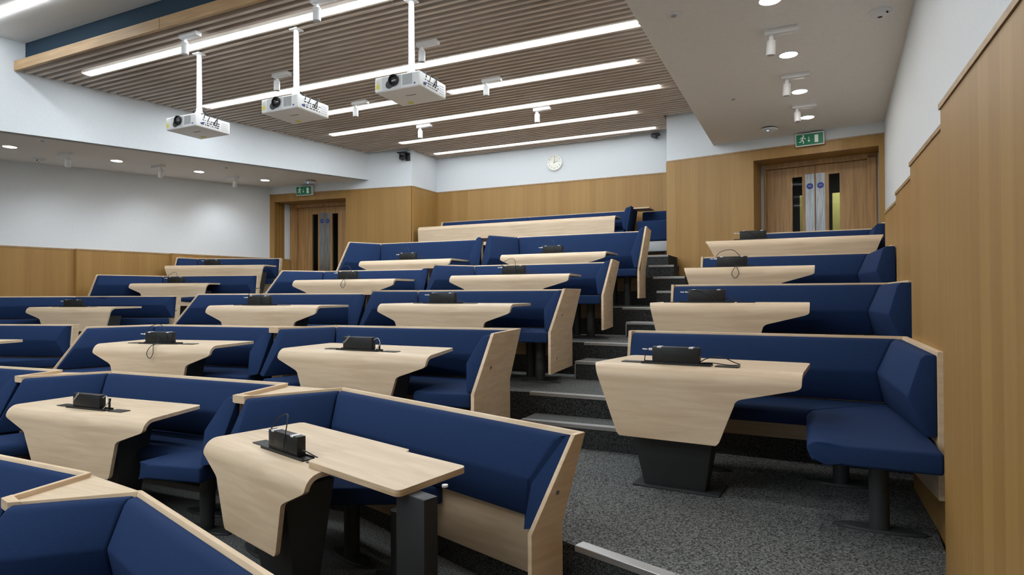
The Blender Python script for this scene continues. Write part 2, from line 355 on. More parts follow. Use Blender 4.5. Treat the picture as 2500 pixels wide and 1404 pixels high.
# ceilings
bm = B()
slab(bm, [(-13, YF), (1.0, YF), (1.0, 4.10), (-13, 4.10)], ZT, ZT + .15); struct('ceiling_front', bm, M_SOFF)
bm = B(); box(bm, -9.0, 4.085, 4.12, -1.0, 4.10, ZT); struct('trim_50', bm, M_NAVY)
bm = B(); box(bm, -9.0, 4.10, 4.185, -1.0, YB + .1, 4.25); struct('ceiling_backing', bm, M_BACK)
# left bulkhead and soffit
bm = B()
prism(bm, [(bk_x(YF), YF, 2.8), (bk_x(9.24), 9.24, 2.8), (bk_x(9.24), 9.24, 4.6), (bk_x(YF), YF, 4.6)], (-.12, 0, 0))
for v in bm.verts:
    if v.co.z < 3: v.co.z = ls_z(v.co.y)
struct('wall_bulkhead_left', bm, M_WALL)
bm = B()
P4 = [(bk_x(YF), YF), (bk_x(9.3), 9.3), (lw_x(9.0) - .05, 9.0), (lw_x(YF) - .05, YF)]
a = [bm.verts.new((x, y, ls_z(y))) for x, y in P4]; b_ = [bm.verts.new((x - (.01 if i < 2 else 0), y, ls_z(y) + .05)) for i, (x, y) in enumerate(P4)]
bm.faces.new(a); bm.faces.new(b_[::-1])
for i in range(4): bm.faces.new((a[i], b_[i], b_[(i + 1) % 4], a[(i + 1) % 4]))
struct('ceiling_soffit_left', bm, M_SOFF)
# right soffit box
bm = B(); box(bm, -1.155, YF, ZR, 1.1, 9.4, 4.6); struct('ceiling_soffit_right', bm, M_SOFF)
# fascia beam and slats
bm = B()
box(bm, bk_x(4.0), 3.975, ZC, -5.745, 4.012, 4.185); box(bm, -5.74, 3.975, ZC, -1.155, 4.012, 4.185)
struct('trim_51', bm, M_BEAM, bevel=.002, segs=1)
STR = [(4.425, [(-7.70, -1.5)]), (5.908, [(-7.55, -1.44)]), (6.872, [(-6.9, -5.05), (-4.16, -1.70)]), (7.853, [(-7.02, -1.63)]), (8.808, [(-6.32, -2.17)]), (9.777, [(-6.23, -2.106)])]
bm = B(); y = 4.0 + .0966; k = 0
while y < YB - .04:
    xa = bk_x(y) if y < 9.2 else -6.44; xb = -1.16 if y < 9.2 else -1.87
    segs_ = [(xa, xb)]
    for sy, xs in STR:
        if abs(y - sy) < .052:
            segs_ = []; c0 = xa
            for s0, s1 in xs: segs_.append((c0, s0)); c0 = s1
            segs_.append((c0, xb))
    if y > 9.9: segs_ = [(a_, min(b2, -2.05 - 1.1 * ((y - 9.85) / .3))) for a_, b2 in segs_]
    for s0, s1 in segs_:
        cuts = [s0] + [c for c in (-5.30 - .04 * (k % 2), -3.30 - .04 * (k % 2)) if s0 + .1 < c < s1 - .1] + [s1]
        for c0, c1 in zip(cuts, cuts[1:]): box(bm, c0 + .002, y - .02, ZC, c1 - .002, y + .02, ZC + .10)
    y += .0966; k += 1
struct('ceiling_slats', bm, M_SLAT, smooth=False)
# light strips
ords = ['nearest the front beam', 'second from the front beam', 'third from the front beam', 'fourth from the front beam', 'fifth from the front beam', 'closest to the back wall']
def strip(y, x0, x1, z, label, m, grp):
    r = thing('linear_ceiling_light', label, 'ceiling light', ((x0 + x1) / 2, y, z), 0, grp)
    h = (x1 - x0) / 2; q = B()
    poly = [(-h, -.042, -.004), (h - .02, -.042, -.004), (h, -.025, -.004), (h, .025, -.004), (h - .02, .042, -.004), (-h, .042, -.004)]
    prism(q, poly, (0, 0, .01)); obj('diffuser', q, m, r, smooth=False)
    q = B(); box(q, -h - .004, -.046, .008, h + .004, .046, .08); obj('housing', q, M_WHITE, r)
for i, (y, xs) in enumerate(STR):
    for j, (x0, x1) in enumerate(xs):
        lab = 'long white light strip set among the wooden slats, ' + ords[i]
        if len(xs) > 1: lab = 'short white light strip in the slats, third row, ' + ('left piece behind the projectors' if j == 0 else 'piece beyond the right projector')
        strip(y, x0, x1, ZC, lab, M_STRIPS[i], 'light strips in the slatted ceiling')
strip(3.52, -10.2, -6.6, ZT - .012, 'bright light strip on the white ceiling before the wooden beam', M_STRIP0, 'light strips on the front ceiling')
for yy in (1.0, -1.2, -3.2): strip(yy, -9.6, -1.6, ZT - .012, 'added unseen light strip on the white front ceiling, %s' % ({1.0: 'above the front tables', -1.2: 'behind the camera', -3.2: 'farthest from the slats'}[yy]), M_STRIPFILL, 'light strips on the front ceiling')  # unseen strips, added to throw light on the front-facing fascias

# ------------------------------------------------------------------ booth benches
def nrm_of(u): return Vector((u.y, -u.x))
def sweep(bm, pts, i, prof, ext0=None, ext1=None, gap=0.0, lean=None, cut0=0.0, cut1=0.0, wg=(False, False), dw=None, nl=(False, False)):
    """prism along segment i of the plan line; prof = [(d, z)], d measured towards the seat side; mitred at inner corners"""
    A, Bq = pts[i], pts[i + 1]; u = (Bq - A).normalized(); n = nrm_of(u)
    def end(p, first, d, z):
        if first and i > 0: n2 = nrm_of((pts[i] - pts[i - 1]).normalized())
        elif not first and i < len(pts) - 2: n2 = nrm_of((pts[i + 2] - pts[i + 1]).normalized())
        else: n2 = None
        if n2 is not None: q = p + (n + n2) * (d / (1 + n.dot(n2)))
        else:
            q = p + n * d; e = ext0 if first else ext1
            if e: q = q + e[0] * (e[1](z) - (e[2](d) if len(e) > 2 else 0))
        return q + u * (gap if first else -gap) + u * (cut0 if first else -cut1)
    a, b = [], []; j0 = 0
    for d, z in prof:
        ln = lean(z) if lean else 0; dv = [d, d]
        for s_ in (0, 1):
            if dw is not None and wg[s_] and j0 in dw: dv[s_] = -.027 if wg[s_] is True and j0 == 0 else 0.0
        j0 += 1
        pa, pb = end(A, True, dv[0] + (0 if nl[0] else ln), z), end(Bq, False, dv[1] + (0 if nl[1] else ln), z)
        a.append(bm.verts.new((pa.x, pa.y, z))); b.append(bm.verts.new((pb.x, pb.y, z)))
    bm.faces.new(a); bm.faces.new(b[::-1]); k = len(a)
    for j in range(k): bm.faces.new((a[j], b[j], b[(j + 1) % k], a[(j + 1) % k]))
def bench(label, z0, hb, plan, tip0=None, tip1=None, ext=(.22, .22), panels=(False, False), wing=(True, True), seat_cut=(0, 0), wedge=(False, False), group='booth benches', wings_seat=(True, True), board_ext=None, mback=None, nolean=(False, False), seat_ext=None, name='booth_bench', lowz=.19, lean_amt=.07):
    """plan: top-of-back polyline, left to right; first and last segments are wings when wing[...] is True"""
    P = [Vector(p) for p in plan]
    O = Vector(((P[0].x + P[-1].x) / 2, (P[0].y + P[-1].y) / 2))
    root = thing(name, label, 'bench', (O.x, O.y, z0), 0, group)
    P = [p - O for p in P]; t = .024; zs = .45
    def lean(z): return lean_amt * min(1, max(0, (hb - z) / (hb - zs)))
    def mk(e): return lambda z: e * min(1, max(0, (hb - z) / (hb - zs)))
    n = len(P) - 1
    d0 = (Vector(tip0) - Vector((0, 0))).normalized() if tip0 else (P[0] - P[1]).normalized()
    d1 = Vector(tip1).normalized() if tip1 else (P[-1] - P[-2]).normalized()
    e0 = (d0, mk(ext[0] if wing[0] else 0)); e1 = (d1, mk(ext[1] if wing[1] else 0))
    be = [0 if wedge[k] else (ext[k] if board_ext is None else board_ext) for k in (0, 1)]
    f0 = (d0, mk(be[0] if wing[0] else 0)); f1 = (d1, mk(be[1] if wing[1] else 0))
    for i in range(n):
        lz = lowz
        if (i == 0 and panels[0]) or (i == n - 1 and panels[1]): lz = .10
        wgi = (wedge[0] if i == 0 else False, wedge[1] if i == n - 1 else False); nli = (wgi[0] or (nolean[0] and i == 0), wgi[1] or (nolean[1] and i == n - 1))
        b = B(); sweep(b, P, i, [(0, lz), (t, lz), (t, zs), (t, hb), (0, hb), (0, zs)], f0, f1, 0.0012, lean, .03 if wgi[0] else 0, .03 if wgi[1] else 0, wg=wgi, nl=nli)
        sh = obj('back_board', b, mback if (mback and i == n - 1) else M_SHELL, root, bevel=.002, segs=1)
        if (i == 0 and panels[0]) or (i == n - 1 and panels[1]):   # bolts of the end panel
            q = B(); s_ = i == n - 1; A = P[-1] if s_ else P[0]; u = (P[-1] - P[-2]).normalized() if s_ else (P[0] - P[1]).normalized()
            nn = nrm_of((P[i + 1] - P[i]).normalized())
            for zz, k in ((hb * .72, -.10 if (P[i + 1] - P[i]).length > .2 else .02), (.22, -.05)):
                c = A + u * (k + e1[1](zz) * .4) + nn * lean(zz); cyl(q, (*(c - nn * .004), zz), (*(c + nn * .001), zz), .009, seg=10)
            obj('bolt', q, M_STAIN, sh)
        big = (P[i + 1] - P[i]).length
        prof = [(t, zs + .015), (t + .04, zs + .005), (t + .112, zs + .185), (t + .064, hb - .035), (t + .045, hb - .014), (t, hb - .014)]
        ex = lambda e: (e[0], (lambda z, f=e[1]: f(z) - (.012 if board_ext is None else 0)))
        b = B(); sweep(b, P, i, prof, ex(e0), ex(e1), .004, lean, wg=wgi, dw=(0, 5), nl=nli)
        obj('back_cushion', b, M_BLUE, root, bevel=.012, segs=2)
        # seat
        if i == 0 and wing[0] and not wings_seat[0]: continue
        if i == n - 1 and wing[1] and not wings_seat[1]: continue
        sb = .045 if nli[1] else .10
        sp = [(sb, .36), (sb, zs), (.40, zs), (.46, zs), (.505, zs), (.535, zs - .02), (.54, zs - .045), (.52, .36), (.46, .36), (.40, .36)]
        b = B(); c0 = seat_cut[0] if i == (1 if wing[0] else 0) else 0; c1 = seat_cut[1] if i == (n - 2 if wing[1] else n - 1) else 0
        rd = lambda d: .10 * (1 - math.sqrt(max(0, 1 - (max(0, d - .40) / .142) ** 2)))
        sx = lambda e: (e[0], (lambda z, f=e[1]: f(.4) if seat_ext is None or e is e0 else seat_ext), rd)
        A_, B_ = P[i], P[i + 1]
        sweep(b, P, i, sp, sx(e0), sx(e1), .002, None, c0, c1)
        obj('seat_cushion', b, M_BLUE, root, bevel=.022, segs=3)
    if not wing[0]:
        u_ = (P[1] - P[0]).normalized(); n_ = nrm_of(u_); b = B(); A = P[0] - u_ * .022
        pr = [(0, lowz), (.10 + lean_amt, lowz), (.10 + lean_amt, zs), (.085, hb), (0, hb)]
        prism(b, [(*(A + n_ * d), z) for d, z in pr], (*(u_ * .021), 0)); obj('end_board', b, M_SHELL, root, bevel=.002, segs=1)
    # posts under the seats
    k0 = 1 if wing[0] else 0; k1 = n - 2 if wing[1] else n - 1
    mains = []
    A, Bq = P[k0], P[k1 + 1]; u = (Bq - A).normalized(); nn = nrm_of(u); Lm = (Bq - A).length
    spots = [(A + u * Lm * .3 + nn * .3, u), (A + u * min(Lm * .78, Lm - seat_cut[1] - .2) + nn * .3, u)]
    if wing[1] and wings_seat[1] and (P[-1] - P[-2]).length > .35:
        uw = (P[-1] - P[-2]).normalized(); nw = nrm_of(uw); L_ = (P[-1] - P[-2]).length
        spots.append((P[-2] + uw * (L_ * .92) + nw * .24, u))
    if wing[0] and wings_seat[0] and (P[0] - P[1]).length > .35:
        uw = (P[1] - P[0]).normalized(); nw = nrm_of(uw)
        spots.append((P[0] + uw * .04 + nw * .28, u))
    for c, uu in spots:
        q = B(); cyl(q, (c.x, c.y, .012), (c.x, c.y, .365), .042, seg=18); ps = obj('post', q, M_STEELG, root)
        q = B(); m2 = Matrix.Rotation(atan2(uu.y, uu.x), 4, 'Z') @ Matrix.Diagonal((1, .26, 1, 1))
        lathe(q, [(.19, 0), (.19, .008), (.175, .014)], (c.x, c.y, 0), 28, m2); obj('foot_plate', q, M_STEELG, ps)
    return root
def rail_top(root, poly, z):
    """wooden wedge top between two booths, poly in world xy"""
    o = root.location; q = B(); slab(q, [(x - o.x - (.036 if k < 2 else -.012), y - o.y) for k, (x, y) in enumerate(poly)], z - .03, z - .008)
    t_ = obj('wedge_top', q, M_MAPLE, root); return t_

def wedge(tipL, cornL, cornR, tipR): return [tipL, cornL, cornR, tipR]
bn = {}
bn['C1'] = bench('blue booth bench with open plywood end beside the aisle, second row from the front', T[0], .835,
    [(-2.985, 2.60), (-2.68, 3.11), (-.85, 2.52), (-.872, 2.452)], tip0=(-.05, -1), tip1=(-.31, -.95), ext=(.2, .2), panels=(False, True), wings_seat=(True, False), seat_cut=(0, .72), wedge=(True, False))
bn['B1'] = bench('blue booth bench behind the lower left table, wedge shelves at both ends', T[0], .835,
    [(-5.23, 2.56), (-4.95, 3.05), (-3.15, 3.11), (-3.045, 2.60)], tip0=(-.05, -1), tip1=(-.05, -1), ext=(.2, .2), wedge=(True, True))
bn['A1'] = bench('blue booth bench cut off by the left picture edge, same row as the front table', T[0], .835,
    [(-7.6, 2.35), (-7.1, 2.8), (-5.40, 2.93), (-5.285, 2.56)], tip1=(-.05, -1), ext=(.2, .2), wedge=(False, True))
bn['D'] = bench('blue booth bench nearest the camera with long rail running to the bottom edge', T[-1], .835,
    [(-3.25, 1.55), (-2.86, 1.90), (-1.05, 1.345), (-1.07, 1.27)], tip0=(-.25, -1), tip1=(-.3, -.95), ext=(.2, .2), wings_seat=(True, False), wedge=(True, False))
bn['E'] = bench('blue booth bench in the bottom left corner, nearest row', T[-1], .835,
    [(-5.6, 1.5), (-5.2, 1.98), (-3.39, 1.98), (-3.315, 1.56)], tip1=(-.25, -1), ext=(.2, .2), wedge=(False, True))
bn['C2'] = bench('blue booth bench with tall wooden end panel beside the carpeted landing, third row', T[1], .831,
    [(-3.87, 3.70), (-3.67, 4.18), (-1.965, 4.30), (-1.87, 3.66)], tip0=(0, -1), panels=(False, True), ext=(.2, .2), wedge=(True, False))
bn['B2'] = bench('blue booth bench with slanted left end, third row, left of the wedge shelf', T[1], .815,
    [(-5.89, 3.38), (-5.67, 3.92), (-4.03, 4.15), (-3.93, 3.70)], tip1=(0, -1), panels=(True, False), ext=(.25, .2), wedge=(False, True))
bn['A2'] = bench('blue booth bench at the left picture edge, straight wooden end, third row', T[1], .795,
    [(-8.85, 2.9), (-8.53, 3.40), (-6.9, 3.90), (-6.88, 3.83)], ext=(.2, .02), panels=(False, True), wings_seat=(True, False), lean_amt=.015)
bn['R1'] = bench('large blue corner bench under the right wall, nearest the camera on that side', T[1], .835,
    [(-1.08, 4.30), (.547, 4.27), (.545, 3.20)], wing=(False, True), ext=(0, .0), panels=(False, False), board_ext=0, nolean=(False, True), seat_ext=.26)
bn['C3'] = bench('blue booth bench with wooden end panel by the aisle, fourth row', T[2], .815,
    [(-3.915, 4.95), (-3.68, 5.44), (-1.89, 5.50), (-1.845, 4.95)], tip0=(0, -1), panels=(False, True), ext=(.2, .2), wedge=(True, False))
bn['B3'] = bench('blue booth bench with slanted left end, fourth row, beside the left aisle', T[2], .79,
    [(-6.15, 4.72), (-5.85, 5.22), (-4.15, 5.40), (-3.975, 4.95)], tip1=(0, -1), panels=(True, False), ext=(.25, .2), wedge=(False, True))
bn['A3'] = bench('long blue corner bench along the left oak wall, nearer than the slanted-end one', T[2], .768,
    [(-10.08, 4.60), (-9.81, 5.49), (-8.16, 6.0), (-8.145, 5.93)], ext=(.1, .02), panels=(False, True), wings_seat=(True, False), lean_amt=.015)
bn['R2'] = bench('blue corner bench under the right wall, second from the camera', T[2], .845,
    [(-1.007, 5.45), (.602, 5.45), (.609, 4.45)], wing=(False, True), ext=(0, .0), board_ext=0, nolean=(False, True), seat_ext=.14, wedge=(False, 'wall'))
bn['C4'] = bench('blue booth bench with wooden end panel by the aisle, fifth row', T[3], .822,
    [(-3.97, 6.18), (-3.68, 6.67), (-1.85, 6.70), (-1.768, 6.15)], tip0=(0, -1), panels=(False, True), ext=(.2, .2), wedge=(True, False))
bn['B4'] = bench('blue booth bench with slanted left end, fifth row, below the left door', T[3], .792,
    [(-6.2, 6.0), (-5.9, 6.48), (-4.2, 6.60), (-4.03, 6.18)], tip1=(0, -1), panels=(True, False), ext=(.25, .2), wedge=(False, True))
bn['A4'] = bench('blue corner bench along the left oak wall with slanted wooden left end', T[3], .792,
    [(-9.73, 5.73), (-9.54, 6.70), (-7.84, 7.15), (-7.82, 7.08)], ext=(.12, .02), panels=(True, True), wings_seat=(True, False), lean_amt=.015)
bn['R3'] = bench('blue corner bench under the right wall, third from the camera', T[3], .842,
    [(-.934, 6.65), (.616, 6.65), (.651, 5.60)], wing=(False, True), ext=(0, .0), board_ext=0, nolean=(False, True), seat_ext=.10, wedge=(False, 'wall'))
bn['C5'] = bench('high-backed blue booth bench with end panel on top of the aisle steps, sixth row', T[4], .965,
    [(-3.88, 7.38), (-3.65, 7.88), (-1.763, 7.90), (-1.694, 7.35)], tip0=(0, -1), panels=(False, True), ext=(.2, .2), wedge=(True, False))
bn['B5'] = bench('high-backed blue booth bench with slanted left end, beside the left doorway', T[4], .95,
    [(-6.15, 7.25), (-5.92, 7.74), (-4.15, 7.80), (-3.94, 7.38)], tip1=(0, -1), panels=(True, False), ext=(.25, .2), wedge=(False, True))
bn['A5'] = bench('short blue bench on the left wall side, row in front of the left door', T[4], .815,
    [(-9.77, 7.08), (-9.72, 7.45), (-8.40, 8.15), (-8.375, 8.08)], ext=(.1, .02), panels=(False, True), wings_seat=(True, False), lean_amt=.015)
bn['R4'] = bench('blue corner bench in front of the right door, farthest on that side', T[4], .865,
    [(-.447, 7.85), (.75, 7.85), (.745, 7.15)], wing=(False, True), ext=(0, .0), board_ext=0, nolean=(False, True), seat_ext=.1, wedge=(False, 'wall'))
bn['C6'] = bench('long blue bench on the top row against the back wall', T[6], .833,
    [(-6.15, 9.99), (-4.38, 9.99), (-2.45, 9.99), (-2.42, 9.45)], wing=(False, True), ext=(0, .08), lean_amt=.05, mback=M_BLUE)
rail_top(bn['C1'], [(-3.04, 2.62), (-3.145, 3.14), (-2.70, 3.14), (-2.985, 2.62)], .818)
rail_top(bn['B1'], [(-5.285, 2.58), (-5.395, 2.95), (-4.97, 3.08), (-5.235, 2.58)], .818)
rail_top(bn['D'], [(-3.31, 1.575), (-3.385, 2.0), (-2.875, 1.925), (-3.255, 1.57)], .818)
rail_top(bn['C2'], [(-3.93, 3.72), (-4.03, 4.18), (-3.685, 4.21), (-3.87, 3.72)], .815)
rail_top(bn['C3'], [(-3.98, 4.97), (-4.15, 5.43), (-3.695, 5.47), (-3.905, 4.97)], .80)
rail_top(bn['C4'], [(-4.035, 6.2), (-4.2, 6.63), (-3.695, 6.70), (-3.96, 6.2)], .805)
rail_top(bn['C5'], [(-3.945, 7.40), (-4.15, 7.83), (-3.665, 7.91), (-3.875, 7.40)], .945)
def nose(right, hb, cL, tL, tR, cR):
    """short rail closing the tip of a wedge between two booths"""
    o = bn[right].location; t = .026; cL, tL, tR, cR = (Vector(p) for p in (cL, tL, tR, cR))
    uL = (tL - cL).normalized(); uR = (cR - tR).normalized(); nL = nrm_of(uL); nR = nrm_of(uR)
    P = [tL + nL * t + uL * .004, tR + nR * t - uR * .004, tR + nR * t + uR * .045, tL + nL * t - uL * .045]
    q = B(); slab(q, [(p.x - o.x, p.y - o.y) for p in P], hb - .045, hb + .0005); obj('wedge_nose', q, M_SHELL, bn[right])
nose('C1', .835, (-3.15, 3.11), (-3.045, 2.60), (-2.985, 2.60), (-2.68, 3.11))
nose('B1', .835, (-5.40, 2.93), (-5.285, 2.56), (-5.23, 2.56), (-4.95, 3.05))
nose('D', .835, (-3.39, 1.98), (-3.315, 1.56), (-3.25, 1.55), (-2.86, 1.90))
nose('C3', .815, (-4.15, 5.40), (-3.975, 4.95), (-3.915, 4.95), (-3.68, 5.44))
nose('C4', .822, (-4.2, 6.60), (-4.03, 6.18), (-3.97, 6.18), (-3.68, 6.67))
nose('C5', .965, (-4.15, 7.80), (-3.94, 7.38), (-3.88, 7.38), (-3.65, 7.88))
nose('C2', .831, (-4.03, 4.15), (-3.93, 3.70), (-3.87, 3.70), (-3.67, 4.18))
# shelf and end seat on the top row
o = bn['C6'].location
q = B(); box(q, -2.415 - o.x, 9.55 - o.y, .795, -2.16 - o.x, 9.90 - o.y, .815); obj('end_shelf', q, M_MAPLE, bn['C6'], bevel=.003)
ch = thing('lounge_seat', 'dark blue upholstered seat on the top row beside the ribbed oak corner', 'seat', (-2.1, 9.75, T[6]))
q = B(); box(q, -.26, -.22, .28, .235, .15, .60); obj('seat', q, M_BLUE, ch, bevel=.03, segs=3)
q = B(); box(q, -.26, .16, .28, .235, .26, .79); obj('backrest', q, M_BLUE, ch, bevel=.03, segs=3)
q = B(); box(q, -.24, -.2, .12, .225, .24, .275); obj('plinth', q, M_GREY, ch, bevel=.004)
q = B()
for sx in (-.2, .18):
    for sy in (-.16, .2): cyl(q, (sx, sy, 0), (sx, sy, .12), .02, seg=10)
obj('feet', q, M_BLACK, ch)

# ------------------------------------------------------------------ tables
def table(label, z0, h, FL, FR, D, left, right, group='bent maple tables', foot=True, dock=None, back_in=(0, 0), name='bent_table'):
    FL, FR = Vector(FL), Vector(FR); C = (FL + FR) / 2; u = (FR - FL); W = u.length; rz = atan2(u.y, u.x)
    root = thing(name, label, 'table', (C.x, C.y, z0), rz, group)
    R = .075; th = .022; zb = .30; drop_end = (h - R - zb)
    ta = R * pi / 2; te = ta + drop_end
    def off(side, t):
        k, a, b = side            # k: 'T' tapered (a stem offset, b bottom offset), 'S' straight slant (b bottom offset)
        if t <= .03: return 0.0
        if k == 'S': return b * min(1, (t - .03) / (te - .03))
        t1 = .125 if k == 'T' else .145; t2 = t1 + .065
        if t < t1 - .02: return .004 * (t / t1)
        if t < t1: s = (t - t1 + .02) / .02; return .004 + .022 * s * s
        if t < t2: s = (t - t1) / (t2 - t1); return .026 + (a - .026 - .02) * s
        if t < t2 + .03: s = (t - t2) / .03; return a - .02 + .025 * (1 - (1 - s) ** 2)
        return a + .005 + (b - a - .005) * min(1, (t - t2 - .03) / (te - t2 - .03))
    ts = [-(D - R), -(D - R) + .02, -.2, 0.0]
    ts += [ta * k / 10 for k in range(1, 11)]
    ts += [.03 + i * (te - .03) / 60 for i in range(0, 61)]
    ts = sorted(set(round(t, 5) for t in ts if t <= te))
    def sec(t, inn=0.0):
        if t <= 0: return (R - t, h - inn)
        if t < ta:
            a = t / R; return (R - (R - inn) * sin(a), h - R + (R - inn) * cos(a))
        return (inn, h - R - (t - ta))
    rows = []
    bm = B()
    for t in ts:
        xl = -W / 2 + off(left, t); xr = W / 2 - off(right, t)
        if t < 0: f = -t / (D - R); xl += back_in[0] * f; xr -= back_in[1] * f
        if t <= -(D - R) + .0001: xl += .02; xr -= .02
        rb = .03   # rounded bottom corners
        if t > te - rb: g = rb - math.sqrt(max(0, rb * rb - (t - te + rb) ** 2)); xl += g; xr -= g
        yo, zo = sec(t); yi, zi = sec(t, th)
        rows.append([bm.verts.new((xl, yo, zo)), bm.verts.new((xr, yo, zo)), bm.verts.new((xl, yi, zi)), bm.verts.new((xr, yi, zi))])
    for a, b in zip(rows, rows[1:]):
        bm.faces.new((a[0], a[1], b[1], b[0])); bm.faces.new((a[2], b[2], b[3], a[3]))
        bm.faces.new((a[0], b[0], b[2], a[2])); bm.faces.new((a[1], a[3], b[3], b[1]))
    a = rows[0]; bm.faces.new((a[0], a[2], a[3], a[1])); a = rows[-1]; bm.faces.new((a[0], a[1], a[3], a[2]))
    top = obj('bent_top', bm, M_MAPLE, root, ang=40)
    sl = off(left, te * .8); sr = off(right, te * .8); cx = (sl - sr) / 2; sw = W - sl - sr
    if foot:
        n_ = 1 if W < 2 else 2
        for k in range(n_):
            x0 = cx if n_ == 1 else (-W / 4 if k == 0 else W / 4); s2 = sw if n_ == 1 else .8
            wt = s2 * .5 - .03; wb_ = s2 * .5 - .13
            q = B(); p = [(x0 - wb_, .16, .012), (x0 + wb_, .16, .012), (x0 + wb_, .27, .012), (x0 - wb_, .27, .012), (x0 - wt, .05, h - .12), (x0 + wt, .05, h - .12), (x0 + wt, .30, h - .12), (x0 - wt, .30, h - .12)]
            hexa(q, p); obj('pedestal', q, M_STEELG, root, bevel=.004)
            q = B(); box(q, x0 - wb_ - .06, .13, 0, x0 + wb_ + .08, .36, .012); obj('base_plate', q, M_STEELG, root, bevel=.002, segs=1)
            q = B(); box(q, x0 - .14, .28, h - .06, x0 + .14, D - .1, h - .024); obj('under_frame', q, M_STEELG, root)
    if dock is not None:
        dx, kind, dl = dock
        q = B(); box(q, dx - .19, .105, h, dx + .19, .165, h + .006); box(q, dx - .19, .105, h + .006, dx + .19, .109, h + .013); box(q, dx - .19, .161, h + .006, dx + .19, .165, h + .013)
        tr = obj('cable_tray', q, M_PLAST, root)
        q = B(); box(q, dx - .315, .125, h + .0005, dx - .195, .195, h + .005); obj('tray_lid', q, M_PLAST, root, bevel=.001, segs=1)
        q = B(); box(q, dx + .21, .11, h + .0005, dx + .33, .18, h + .005); obj('tray_lid', q, M_PLAST, root, bevel=.001, segs=1)
        mk_dock(dl, root.matrix_basis @ Matrix.Translation((dx, .135, h + .0075)), z0, kind)
    return root
def mk_dock(label, mtx, z0, kind):
    """upright black dock standing in the tray"""
    loc = mtx.to_translation(); r = thing('media_dock', label, 'dock', loc, mtx.to_euler().z, 'black docks on the tables')
    H = .09; hw = .13; q = B()
    box(q, -hw, -.022, 0, hw, .022, H); hs = obj('housing', q, M_PLAST, r, bevel=.004)
    q = B()
    for k in range(4): box(q, -.11, -.0226, .03 + k * .012, -.078, -.022, .036 + k * .012)
    obj('vent', q, M_INK, hs)
    if kind == 'logo':
        sp = B(); text_mesh('logo', 'ThinkPad', .021, M_LGREY, hs, basis((cos(.75), 0, sin(.75)), (-sin(.75), 0, cos(.75)), (0, -1, 0), (-.098, -.0224, .068)), shear=.1)
        sp.free()
    else:
        for x in (-.09, .085):
            q = B(); box(q, x - .012, -.0226, H - .006, x + .012, .0226, H + .0012); obj('clip', q, M_WHITE, r)
        q = B(); box(q, -hw - .024, -.008, H - .024, -hw, .006, H - .012); cyl(q, (-hw - .03, 0, H - .02), (-hw - .06, -.004, H - .018), .004, seg=8); obj('plug', q, M_WHITE, r, bevel=.002, segs=1)
    rn = random.Random(label)
    c = []
    if kind == 'loop':
        c.append([(.0, -.024, .05), (.03, -.05, .02), (.05, -.125, -.012), (.07, -.15, -.07), (.04, -.152, -.11), (.01, -.150, -.07), (.04, -.13, -.01), (.06, -.06, .004)])
        c.append([(-hw - .02, 0, H - .018), (-.10, .01, H + .045), (0, .0, H + .06), (.07, -.02, H), (.09, -.03, .03)])
    elif kind == 'arch':
        c.append([(-hw - .03, 0, H - .018), (-.11, .02, H + .05), (-.03, .02, H + .075), (.02, -.01, H + .04), (.03, -.03, .05), (.035, -.032, .005)])
        c.append([(hw + .005, 0, .02), (.19, -.02, .04), (.25, .0, .02), (.30, .02, .004)])
    elif kind == 'side':
        c.append([(-hw - .03, 0, H - .018), (-.17, -.01, .05), (-.18, 0, .004)])
        c.append([(hw, 0, .012), (.17, -.01, .035), (.24, .0, .045), (.30, .01, .02), (.335, .0, .008), (.28, -.02, .006), (.2, -.01, .012), (hw + .01, -.01, .01)])
    elif kind == 'logo':
        c.append([(hw, 0, .07), (.165, 0, .085), (.19, -.005, .05), (.17, -.02, .01), (hw + .02, -.01, .006)])
    else:
        c.append([(-hw - .03, 0, H - .02), (-.08, -.03, H - .005), (0, -.035, H - .03), (.05, -.035, .03), (.07, -.04, .005)])
        c.append([(hw, 0, .012), (.16, -.02, .03), (.2, -.03, .01), (.24, -.01, .006)])
    for p in c:
        q = B(); tube(q, p, .0028); obj('cable', q, M_BLACK if kind != 'logo' else M_GREY, r)
    if kind == 'logo':
        q = B(); cyl(q, (.165, .02, 0), (.165, .02, .05), .007, seg=10); box(q, .157, .014, .05, .173, .026, .066); obj('plug', q, M_PLAST, r)
    return r
TT = ('T', .2, .28)
def tp(a, b): return ('T', a, b)
tb = {}
tb['C1'] = table('curved maple table with an extension leaf on it, front of the aisle', T[0], .698, (-2.76, 2.15), (-1.82, 1.88), .55, tp(.16, .25), tp(.19, .24), dock=(.1, 'arch', 'black dock on the table that carries the extension leaf'))
tb['B1'] = table('curved maple table left of the one with the extension leaf', T[0], .690, (-4.86, 2.28), (-3.54, 2.355), .50, tp(.2, .30), tp(.24, .30), back_in=(0.02, .1), dock=(-.02, 'logo', 'black dock with grey slanted mark on the lower left table'))
tb['A2'] = table('maple table tip poking in at the left picture edge', T[1], .69, (-7.55, 2.41), (-6.42, 2.75), .50, TT, ('S', 0, .12))
tb['C2'] = table('curved maple table before the bench with tall end panel, third row', T[1], .696, (-3.53, 3.37), (-2.21, 3.35), .60, tp(.2, .28), tp(.24, .32), back_in=(-.03, .16), dock=(.0, 'logo', 'black dock with grey slanted mark on the third row table'))
tb['B2'] = table('curved maple table with a cable loop hanging over its edge, left of the third row', T[1], .70, (-5.245, 3.06), (-4.15, 3.29), .55, tp(.18, .24), tp(.22, .27), dock=(-.02, 'loop', 'black dock whose cable loops over the table edge, third row'))
tb['R1'] = table('large maple table with slanted left side, nearest on the right', T[1], .70, (-1.09, 3.36), (-.01, 3.28), .55, ('S', 0, .15), tp(.31, .40), back_in=(.06, 0), dock=(-.10, 'side', 'black dock with cable bundle on the nearest right table'))
